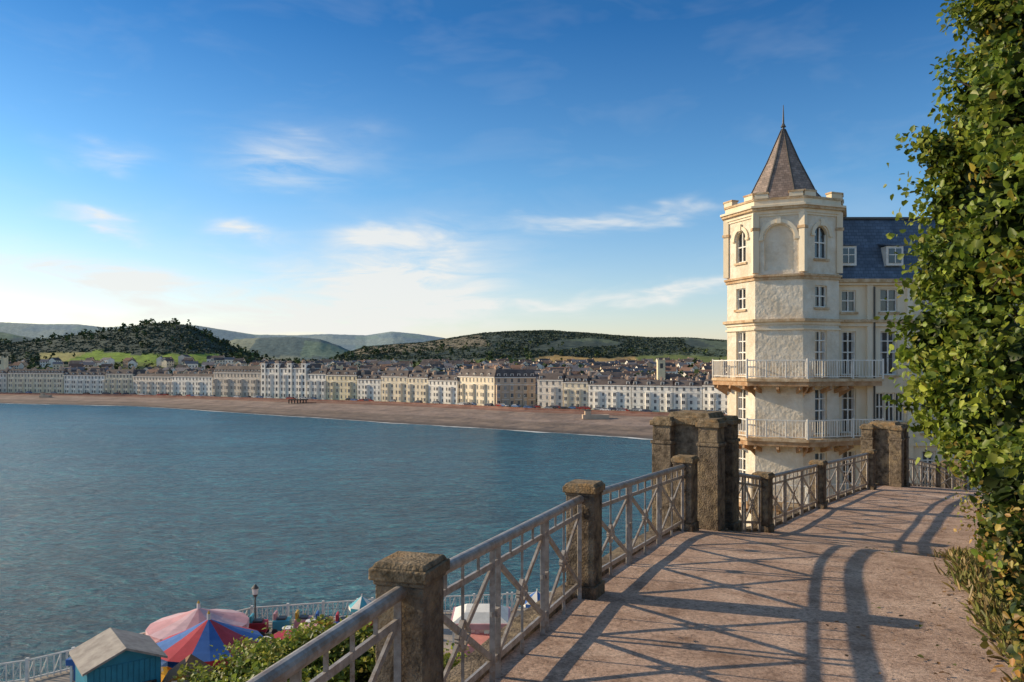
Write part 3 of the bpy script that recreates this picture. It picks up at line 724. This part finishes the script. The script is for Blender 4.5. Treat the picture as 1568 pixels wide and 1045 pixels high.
for k in range(8):
    a=ov(th[k],Rt); b_=ov(th[(k+1)%8],Rt); t=(b_-a).normalized(); n=Vector((t.y,-t.x,0))
    if n.dot((a+b_)/2-Cc)<0: n=-n
    o=Vector((a.x,a.y,zb)); ops=[]
    v=lambda z: z-zb
    ww=.44
    if k in (0,2,3,7):
        ops=[(c0-ww-.02,c0+ww+.02,v(6.15),v(8.0),1),(c0-ww,c0+ww,v(3.35),v(4.6)),(c0-ww,c0+ww,v(-.55),v(2.0),0,'tall'),(c0-ww,c0+ww,v(-3.95),v(-1.35),0,'tall'),(c0-ww,c0+ww,v(-7.6),v(-5.0),0,'tall'),(c0-ww,c0+ww,v(-11.2),v(-8.8),0,'tall')]
    else:
        ops=[(c0-.80,c0+.80,v(5.5),v(8.15),1,'blind')]
    wall(mb,o,t,n,Wf,v(9.1),ops)
    mb.box((a.x,a.y,7.1),(.34,.34,3.5),5,math.atan2(t.y,t.x)+.39)
    mb.box((a.x,a.y,7.9),(.44,.44,.16),4,math.atan2(t.y,t.x)+.39)
def ring(R0,z0,z1,m): mb.prism(octa(R0),z0,z1,m)
ring(Rt+.10,4.95,5.12,4); ring(Rt+.20,5.12,5.24,4)
ring(Rt+.10,2.35,2.52,5); ring(Rt+.28,2.52,2.68,4); ring(Rt+.12,2.05,2.15,5)
ring(Rt+.08,8.62,8.75,5); ring(Rt+.16,8.75,8.95,5); ring(Rt+.34,8.95,9.1,4); ring(Rt+.44,9.1,9.22,5)
ring(Rt+.12,9.22,9.55,5); ring(Rt+.2,9.55,9.66,4)
for k in range(8):
    q=ov(th[k],Rt+.0); q2=ov(th[(k+1)%8],Rt); t=(q2-q).normalized(); an=math.atan2(t.y,t.x)
    for w_,sg in ((q+t*.36,1),(q2-t*.36,1)):
        mb.box((w_.x,w_.y,9.78),(.75,.42,.26),5,an); mb.box((w_.x,w_.y,9.95),(.84,.50,.09),4,an)
def pyr(R0,z0,R1,z1,m):
    a=octa(R0); b_=octa(R1); mb.add([(p.x,p.y,z0) for p in a]+[(p.x,p.y,z1) for p in b_],[(i,(i+1)%8,8+(i+1)%8,8+i) for i in range(8)],m)
SPR=((2.6,9.67,2.08,10.25),(2.08,10.25,1.0,12.4),(1.0,12.4,.11,14.45))
for (r0,z0,r1,z1) in SPR: pyr(r0,z0,r1,z1,7)
for k in range(8):
    for (r0,z0,r1,z1) in SPR:
        a=ov(th[k],r0+.01); b_=ov(th[k],r1+.01); mb.bar((a.x,a.y,z0+.01),(b_.x,b_.y,z1+.01),.08,.05,9)
mb.tube((Cc.x,Cc.y,14.35),(Cc.x,Cc.y,15.95),.08,9,8,.02); mb.tube((Cc.x,Cc.y,14.6),(Cc.x,Cc.y,14.85),.17,9,8,.05)
mb.obj('tower',HM,hotel)
mb=MB(); WX0=18.85; WY=45.95; t=Vector((1,0,0)); n=Vector((0,-1,0)); WL=27
v=lambda z:z-zb
ops=[]
for i,xc in enumerate([19.75+ (2.35)*k for k in range(11)]):
    u=xc-WX0
    if i==1:
        ops+=[(u-.5,u+.5,v(3.15),v(4.5)),(u-.5,u+.5,v(-.55),v(2.0),0,'tall'),(u-.75,u-.25,v(-3.3),v(-1.6)),(u-.2,u+.35,v(-3.3),v(-1.6)),(u+.4,u+.9,v(-3.3),v(-1.6)),(u-.5,u+.5,v(-7.6),v(-5.4))]
    else:
        ops+=[(u-.42,u+.42,v(3.15),v(4.4)),(u-.42,u+.42,v(-.55),v(2.0),0,'tall'),(u-.42,u+.42,v(-3.95),v(-1.35),0,'tall'),(u-.42,u+.42,v(-7.6),v(-5.0),0,'tall'),(u-.42,u+.42,v(-11.2),v(-8.8),0,'tall')]
for i in range(11):
    u0=0 if i==0 else 19.75-WX0+2.35*(i-.5); u1=19.75-WX0+2.35*(i+.5)
    if i==10: u1=WL
    oo=[(q[0]-u0,q[1]-u0)+tuple(q[2:]) for q in ops if u0<(q[0]+q[1])/2<u1]
    wall(mb,(WX0+u0,WY,zb),t,n,u1-u0,v(5.0),oo,5)
    mb.box((WX0+u1,WY-.07,(zb+4.7)/2),(.34,.22,4.7-zb),5)
mb.box((WX0+WL/2,WY-.12,4.95),(WL,.55,.2),4); mb.box((WX0+WL/2,WY-.06,4.77),(WL,.35,.14),5)
mb.box((WX0+WL/2,WY-.14,2.6),(WL,.5,.17),4); mb.box((WX0+WL/2,WY-.06,2.4),(WL,.3,.22),5); mb.box((WX0+WL/2,WY-.05,-4.6),(WL,.3,.2),5)
mb.add([(WX0,WY+.05,5.06),(WX0+WL,WY+.05,5.06),(WX0+WL,WY+1.5,8.85),(WX0,WY+1.5,8.85),(WX0+WL,WY+12,9.0),(WX0,WY+12,9.0)],[(0,1,2,3),(3,2,4,5)],6)
mb.add([(WX0+.02,WY+.05,5.0),(WX0+.02,WY+1.5,8.8),(WX0+.02,WY+12,8.9),(WX0+.02,WY+12,-17),(WX0+.02,WY+.05,-17)],[(0,1,2,3,4)],6)
mb.box((WX0+WL/2,WY+1.5,8.9),(WL,.25,.14),9)
for k in range(10):
    xd=19.75+2.75*k; mb.box((xd,WY+.75,6.45),(1.0,1.3,1.15),2); mb.box((xd,WY+.085,6.45),(.72,.04,.85),1); mb.box((xd,WY+.06,6.45),(.05,.05,.85),2); mb.box((xd,WY+.06,6.5),(.72,.045,.05),2)
    mb.add([(xd-.65,WY-.02,7.04),(xd+.65,WY-.02,7.04),(xd+.65,WY+1.6,7.3),(xd-.65,WY+1.6,7.3),(xd-.65,WY-.02,7.14),(xd+.65,WY-.02,7.14),(xd+.65,WY+1.6,7.4),(xd-.65,WY+1.6,7.4)],[(0,1,2,3),(4,5,6,7),(0,1,5,4),(1,2,6,5),(3,0,4,7)],6)
for xx in (36,42): mb.box((xx,WY+4,10),(1.2,2.2,2.2),5); 
mb.tube((21.15,WY-.22,4.6),(21.15,WY-.22,-16),.055,9,6)
mb.obj('wing',HM,hotel)
def balcony(zf,name,x_end=21.3):
    mb=MB(); Ro=Rt+.95
    outer=[ov(th[7],Ro),ov(th[0],Ro),ov(th[1],Ro),ov(th[2],Ro),ov(th[3],Ro)]
    yl=WY-1.05; p2=outer[3]; p3=outer[4]
    outer[4]=Vector((max(p3.x,p2.x+.5),yl,0)); outer.append(Vector((x_end,yl,0))); inner_end=Vector((x_end,WY,0))
    path=outer
    poly=path+[inner_end,Vector((19,WY,0)),Vector((17,47.5,0)),Cc.copy()]
    mb.prism([(p.x,p.y) for p in poly],zf-.16,zf,2); mb.prism([(p.x*.985+Cc.x*.015,p.y*.985+Cc.y*.015) for p in poly],zf-.42,zf-.162,1)
    for k in range(len(path)-1):
        a=path[k]+Z*0;b_=path[k+1]; d=(b_-a); L=d.length; d=d/L; ins=(Cc-(a+b_)/2); ins.z=0; ins=ins.normalized()*.1
        A=a+ins;B=b_+ins
        mb.bar((A.x,A.y,zf+1.05),(B.x,B.y,zf+1.05),.07,.06,0); mb.bar((A.x,A.y,zf+.12),(B.x,B.y,zf+.12),.04,.04,0)
        mb.box((A.x,A.y,zf+.57),(.09,.09,1.14),0)
        nbar=max(2,int(L/.17))
        for j in range(1,nbar):
            q=A.lerp(B,j/nbar); mb.box((q.x,q.y,zf+.56),(.026,.026,.95) if j%6 else (.06,.06,1.0),0)
    q=path[-1]; mb.box((q.x,q.y+.1,zf+.57),(.09,.09,1.14),0); mb.bar((q.x,q.y+.1,zf+1.05),(q.x,WY,zf+1.05),.06,.06,0)
    for k in range(0,4):
        a=ov(th[k],Rt);b_=ov(th[k],Ro-.15)
        mb.add([(a.x,a.y,zf-1.1),(a.x,a.y,zf-.43),(b_.x,b_.y,zf-.43),(b_.x,b_.y,zf-.6)],[(0,1,2,3)],1)
    for k in range(-1,4):
        a=ov(th[k],Rt);b_=ov(th[(k+1)%8],Rt); 
        for f_ in (.12,.5,.88):
            q=a.lerp(b_,f_); rr=(q-Cc); rr.z=0; rr.normalize(); e_=q+rr*.8; mb.bar((q.x,q.y,zf-.75),(e_.x,e_.y,zf-.5),.14,.22,1)
    mb.obj(name,[M['white'],M['soffit'],M['ledge']],hotel)
balcony(-.75,'balcony'); balcony(-4.15,'balcony_lower')
balcony(-7.8,'balcony_bottom')

# ---------------------------------------------------------------- fairground on the quay
G=-16.0
C_={'teal':flat('teal_paint',(.03,.24,.36),.5),'red':flat('red_canvas',(.50,.05,.07),.6),'blue':flat('blue_canvas',(.05,.15,.42),.6),'pink':flat('pink_canvas',(.66,.34,.35),.6),'yellow':flat('yellow_paint',(.66,.38,.04),.5),'felt':mat_noise('grey_felt_roof',(.26,.23,.21),(.42,.38,.34),scale=2,bump=.3),'brown':flat('brown_wood',(.24,.12,.05),.7),'cyan':flat('cyan_paint',(.1,.42,.5),.5)}
def kiosk(x,y,w,d,h,rz,wall_m,roof_m,name):
    mb=MB(); co,si=math.cos(rz),math.sin(rz); T=lambda a_,b_,c_:(x+a_*co-b_*si,y+a_*si+b_*co,G+c_)
    mb.box((x,y,G+h/2),(w,d,h),0,rz)
    rh=.6; e=.25
    mb.add([T(-w/2,-d/2,h),T(w/2,-d/2,h),T(0,-d/2,h+rh),T(-w/2,d/2,h),T(w/2,d/2,h),T(0,d/2,h+rh)],[(0,1,2),(3,4,5)],0)
    for sg in (-1,1):
        mb.add([T(0,-d/2-e,h+rh+.02),T(0,d/2+e,h+rh+.02),T(sg*(w/2+e),d/2+e,h-.12),T(sg*(w/2+e),-d/2-e,h-.12),T(0,-d/2-e,h+rh+.12),T(0,d/2+e,h+rh+.12),T(sg*(w/2+e),d/2+e,h-.02),T(sg*(w/2+e),-d/2-e,h-.02)],[(0,1,2,3),(4,5,6,7),(0,3,7,4),(1,2,6,5),(2,3,7,6)],1)
    nb=int(w/.22)
    for i in range(nb):
        u=-w/2+(i+.5)*w/nb; mb.box(T(u,-d/2-.012,h/2),(w/nb*.82,.03,h),0,rz)
    nb=int(d/.22)
    for i in range(nb):
        u=-d/2+(i+.5)*d/nb
        for sg in (-1,1): mb.box(T(sg*(w/2+.012),u,h/2),(.03,d/nb*.82,h),0,rz)
    mb.box(T(0,-d/2-.05,1.0),(.9,.05,2.0),2,rz); mb.box(T(w*.3,-d/2-.05,1.6),(.8,.05,.8),3,rz)
    e_=empty(name); mb.obj('kiosk_body',[wall_m,roof_m,M['white'],M['glass']],e_)
kiosk(-17.8,35.4,2.9,2.9,3.0,.66,C_['teal'],C_['felt'],'beach_kiosk')
kiosk(-14.9,35.8,1.5,1.8,1.7,.2,C_['yellow'],C_['brown'],'ticket_booth')
def canopy_ride(x,y,r,zr,za,colA,colB,name,flap=.35,base=None):
    mb=MB(); n=16
    for i in range(n):
        a0,a1=2*math.pi*i/n,2*math.pi*(i+1)/n; m_=i//2%2
        ring_=[]
        for k in range(5):
            f=k/4; rr=r*f; zz=za-(za-zr)*(f**1.15)-.12*math.sin(math.pi*f)
            ring_.append((rr,zz))
        for k in range(4):
            (r0,z0),(r1,z1)=ring_[k],ring_[k+1]
            mb.add([(x+r0*math.cos(a0),y+r0*math.sin(a0),z0),(x+r1*math.cos(a0),y+r1*math.sin(a0),z1),(x+r1*math.cos(a1),y+r1*math.sin(a1),z1),(x+r0*math.cos(a1),y+r0*math.sin(a1),z0)],[(0,1,2,3)],m_)
        am=(a0+a1)/2
        mb.add([(x+r*math.cos(a0),y+r*math.sin(a0),zr),(x+r*math.cos(a1),y+r*math.sin(a1),zr),(x+r*math.cos(a1),y+r*math.sin(a1),zr-flap*.7),(x+r*math.cos(am),y+r*math.sin(am),zr-flap),(x+r*math.cos(a0),y+r*math.sin(a0),zr-flap*.7)],[(0,1,2,3,4)],1-m_)
        if i%2==0: mb.tube((x+r*.93*math.cos(a0),y+r*.93*math.sin(a0),G),(x+r*.93*math.cos(a0),y+r*.93*math.sin(a0),zr),.05,2,6)
    mb.tube((x,y,G),(x,y,za+.25),.10,2,8); mb.tube((x,y,za+.2),(x,y,za+.4),.10,3,8,.02)
    mb.tube((x,y,G),(x,y,G+.35),r*.95,3,24)
    for i in range(8):
        a=2*math.pi*(i+.5)/8; cx_,cy_=x+r*.62*math.cos(a),y+r*.62*math.sin(a)
        mb.tube((cx_,cy_,G+.35),(cx_,cy_,G+1.15),.38,(0,3,1)[i%3],10,.55); mb.box((cx_,cy_,G+1.2),(.5,.2,.5),2,a)
    e_=empty(name); mb.obj('canopy_and_seats',[colA,colB,M['white'],C_['yellow']],e_)
canopy_ride(-15.4,39.8,2.65,-14.1,-12.85,C_['blue'],C_['red'],'carousel_ride')
canopy_ride(-17.6,44.0,2.7,-14.5,-13.6,C_['pink'],flat('pale_canvas',(.70,.46,.48),.6),'canopy_ride')
mb=MB(); q=[(-45,30),(-24.5,40),(-16,48.6),(-8.9,50.3),(0,51.5),(9,53),(14,58)]
for k in range(len(q)-1):
    a=Vector((q[k][0],q[k][1]-.4,G));b_=Vector((q[k+1][0],q[k+1][1]-.4,G)); L=(b_-a).length
    for hh in (1.1,.15): mb.bar(a+Z*hh,b_+Z*hh,.07,.07)
    nb=int(L/.3)
    for j in range(nb+1):
        p=a.lerp(b_,j/nb); mb.box(p+Z*.55,(.05,.05,1.1) if j%7 else (.14,.14,1.35),0)
        if j<nb and j%2==0:
            p2=a.lerp(b_,(j+1)/nb); mb.bar(p+Z*.2,p2+Z*1.05,.035,.035)
mb.obj('quay_railing',[M['white']])
mb=MB(); x,y=-15.5,47.3; mb.tube((x,y,G),(x,y,-13.9),.06,0,8,.04); mb.tube((x,y,-13.95),(x,y,-13.8),.1,0,8,.16); mb.tube((x,y,-13.8),(x,y,-13.45),.16,1,8,.2); mb.tube((x,y,-13.45),(x,y,-13.2),.24,0,8,.03); mb.obj('quay_lamp',[M['lead'],M['white']])
tr=MB(); cl=[C_['red'],C_['cyan'],C_['pink'],C_['yellow'],C_['blue'],M['white'],M['lead']]
for i in range(8):
    x=-15+i*1.25; y=46.4+.15*i+.4*math.sin(i); 
    tr.box((x,y,G+.55),(1.0,.8,.6),i%5,.1); tr.box((x-.4,y,G+1.0),(.15,.7,.5),(i+1)%5,.1); tr.box((x,y,G+.9),(.5,.6,.12),6,.1)
    for a_ in(-.32,.32):
        for b_ in (-.42,.42): tr.tube((x+a_,y+b_-.04,G+.2),(x+a_,y+b_+.04,G+.2),.2,6,10)
    if i==7: tr.tube((x+.3,y,G+.8),(x+.3,y,G+1.6),.15,0,10,.22)
tr.obj('kiddie_train_ride',cl,bevel=.06)
for (x,y,cA) in ((-12.6,44,'red'),(-10.8,43.4,'cyan'),(-11.6,45.2,'pink'),(-9.2,44.6,'yellow'),(-13.3,42.3,'red'),(-8.2,43,'pink')):
    b0=MB(); b0.tube((x,y,G),(x,y,G+.25),.8,1,16); b0.tube((x,y,G+.25),(x,y,G+.9),.5,0,14,.8); b0.tube((x,y,G+.4),(x,y,G+1.3),.06,1,8); b0.tube((x,y,G+1.25),(x,y,G+1.3),.3,1,12)
    b0.obj('teacup_ride_car',[C_[cA],M['white']])
def parasol(x,y,r,h,ca,cb):
    mb=MB(); n=8
    for i in range(n):
        a0,a1=2*math.pi*i/n,2*math.pi*(i+1)/n
        mb.add([(x,y,G+h+.6),(x+r*math.cos(a0),y+r*math.sin(a0),G+h),(x+r*math.cos(a1),y+r*math.sin(a1),G+h)],[(0,1,2)],i%2)
        mb.add([(x+r*math.cos(a0),y+r*math.sin(a0),G+h),(x+r*math.cos(a1),y+r*math.sin(a1),G+h),(x+r*math.cos(a1),y+r*math.sin(a1),G+h-.2),(x+r*math.cos(a0),y+r*math.sin(a0),G+h-.2)],[(0,1,2,3)],(i+1)%2)
    mb.tube((x,y,G),(x,y,G+h+.7),.04,2,6); mb.tube((x,y,G+.72),(x,y,G+.77),.6,2,14); mb.tube((x,y,G),(x,y,G+.1),.3,2,12)
    mb.obj('parasol_table',[ca,cb,M['white']])
parasol(-9.0,47,.8,1.6,C_['cyan'],M['white']); parasol(1.5,47,1.0,1.9,C_['blue'],M['white'])
def stall(x,y,w,d,h,ca,name='fairground_stall'):
    mb=MB(); 
    for a_ in (-1,1):
        for b_ in (-1,1): mb.box((x+a_*w/2,y+b_*d/2,G+h/2),(.12,.12,h),1)
    mb.box((x,y+.1,G+.5),(w,d*.9,1.0),0); mb.box((x,y+d*.4,G+h/2),(w,.1,h),1)
    mb.box((x,y,G+h+.15),(w+.4,d+.4,.3),0); mb.box((x,y,G+h+.5),(w+.2,d+.2,.4),1,0,.55)
    for i in range(int(w/.5)): mb.box((x-w/2+.25+i*.5,y-d/2-.1,G+h-.05),(.25,.06,.35),i%2)
    mb.obj(name,[ca,M['white']])
stall(-1.7,43,2.8,2.6,2.0,C_['pink']); stall(3.6,44.5,3.0,2.6,1.9,C_['cyan']); stall(-21.6,40.2,1.3,1.2,.9,C_['blue'])

# ---------------------------------------------------------------- sky, sun, camera
sv=Vector((-.962,.272,0)).normalized(); el=math.radians(21.5)
sun_dir=Vector((sv.x*math.cos(el),sv.y*math.cos(el),math.sin(el)))
sd=bpy.data.lights.new('sun','SUN'); sd.energy=5.0; sd.angle=math.radians(.5); sd.color=(1,.80,.53)
so=bpy.data.objects.new('sun',sd); scene.collection.objects.link(so); so.rotation_euler=sun_dir.to_track_quat('Z','Y').to_euler()
w=bpy.data.worlds.new('World'); scene.world=w; w.use_nodes=True; nt=w.node_tree; bg=nt.nodes['Background']
sky=N(nt,'ShaderNodeTexSky',sky_type='NISHITA'); sky.sun_disc=False; sky.sun_elevation=el; sky.sun_rotation=math.atan2(sv.x,sv.y); sky.air_density=1.1; sky.dust_density=.5; sky.ozone_density=2.5
tc=N(nt,'ShaderNodeTexCoord'); sx=N(nt,'ShaderNodeSeparateXYZ'); nt.links.new(tc.outputs['Generated'],sx.inputs[0])
def mt(op,a,b_=None,c=None,clamp=False):
    n=N(nt,'ShaderNodeMath',operation=op); n.use_clamp=clamp
    for i,x in enumerate((a,b_,c)):
        if x is None: continue
        if isinstance(x,(int,float)): n.inputs[i].default_value=x
        else: nt.links.new(x,n.inputs[i])
    return n.outputs[0]
az=mt('ARCTAN2',sx.outputs[0],sx.outputs[1]); elv=mt('ARCSINE',sx.outputs[2])
tint=ramp(nt,mt('MULTIPLY',elv,1.4,clamp=True),[(0,(.98,.86,.92)),(.126,(.76,.80,.90)),(.315,(.40,.66,.85)),(.58,(.13,.40,.66)),(.70,(.16,.40,.60)),(1.0,(.95,.86,.72))])  # top stop, unseen above the frame, warmed to cut blue fill on shadows
tm=N(nt,'ShaderNodeMix',data_type='RGBA',blend_type='MULTIPLY'); tm.inputs[0].default_value=1
nt.links.new(sky.outputs[0],tm.inputs[6]); nt.links.new(tint,tm.inputs[7])
ts=N(nt,'ShaderNodeVectorMath',operation='SCALE'); nt.links.new(tm.outputs[2],ts.inputs[0]); ts.inputs['Scale'].default_value=1.3
cb=N(nt,'ShaderNodeCombineXYZ'); nt.links.new(az,cb.inputs[0]); nt.links.new(elv,cb.inputs[1])
def wn(sc,scale,det,rg,dist=0,rot=0):
    mp=N(nt,'ShaderNodeMapping'); mp.inputs['Scale'].default_value=sc; mp.inputs['Rotation'].default_value=(0,0,rot); nt.links.new(cb.outputs[0],mp.inputs[0])
    n=N(nt,'ShaderNodeTexNoise'); n.inputs['Scale'].default_value=scale; n.inputs['Detail'].default_value=det; n.inputs['Roughness'].default_value=rg; n.inputs['Distortion'].default_value=dist
    nt.links.new(mp.outputs[0],n.inputs['Vector']); return n
nA=wn((1,3,1),5,4,.6,.4,.15).outputs[0]
wv=wn((1,2,1),7,3,.5)
wpx=mt('MULTIPLY_ADD',mt('SUBTRACT',wv.outputs[0],.5),.14,az); 
wpy=mt('MULTIPLY_ADD',mt('SUBTRACT',nA,.5),.10,elv)
def blob(px,py,rx,ry,st,tilt=0):
    a0=math.atan((px-CX)/F); e0=math.atan((HY-py)/F*math.cos(a0)); sx_=rx/F*math.cos(a0)**2; sy_=ry/F*math.cos(a0)
    dx=mt('MULTIPLY_ADD',wpx,1/sx_,-a0/sx_); dy=mt('MULTIPLY_ADD',wpy,1/sy_,-e0/sy_)
    if tilt: dy=mt('MULTIPLY_ADD',dx,-tilt*sx_/sy_,dy)
    d=mt('MULTIPLY_ADD',dx,dx,mt('MULTIPLY',dy,dy))
    return mt('MULTIPLY',mt('EXPONENT',mt('MULTIPLY',d,-.8)),st)
tot=None
for b_ in [(610,450,120,62,1.9,.1),(430,480,240,46,1.1,0),(450,240,90,32,.8,.1),(370,362,36,13,1.2,-.15),(150,335,50,12,1.0,-.1),(590,360,70,18,1.3,.15),(110,420,190,28,1.3,-.1),(960,335,150,10,.9,.03),(980,458,240,10,1.2,.05),(160,245,50,14,.5,.1)]:
    x=blob(*b_); tot=x if tot is None else mt('ADD',tot,x)
nB=wn((1,4.5,1),9,6,.60,.6,.12).outputs[0]
cov=mt('MULTIPLY',tot,mt('MULTIPLY_ADD',nB,2.8,-.8,clamp=True),clamp=True)
faint=mt('MULTIPLY',mt('MULTIPLY_ADD',nA,3,-1.5,clamp=True),.12)
cov=mt('MULTIPLY',mt('ADD',cov,faint,clamp=True),.88)
mx=N(nt,'ShaderNodeMix',data_type='RGBA'); nt.links.new(cov,mx.inputs[0]); nt.links.new(ts.outputs[0],mx.inputs[6]); mx.inputs[7].default_value=(5.9,5.9,5.7,1)
nt.links.new(mx.outputs[2],bg.inputs['Color']); bg.inputs['Strength'].default_value=.15
scene.view_settings.view_transform='Standard'; scene.view_settings.look='None'; scene.view_settings.exposure=0
cd=bpy.data.cameras.new('camera'); cd.sensor_width=36; cd.lens=36*F/1568; cd.shift_y=37.5/1568; cd.clip_end=20000; cd.clip_start=.1
co_=bpy.data.objects.new('camera',cd); scene.collection.objects.link(co_); co_.rotation_euler=(math.pi/2,0,0); scene.camera=co_
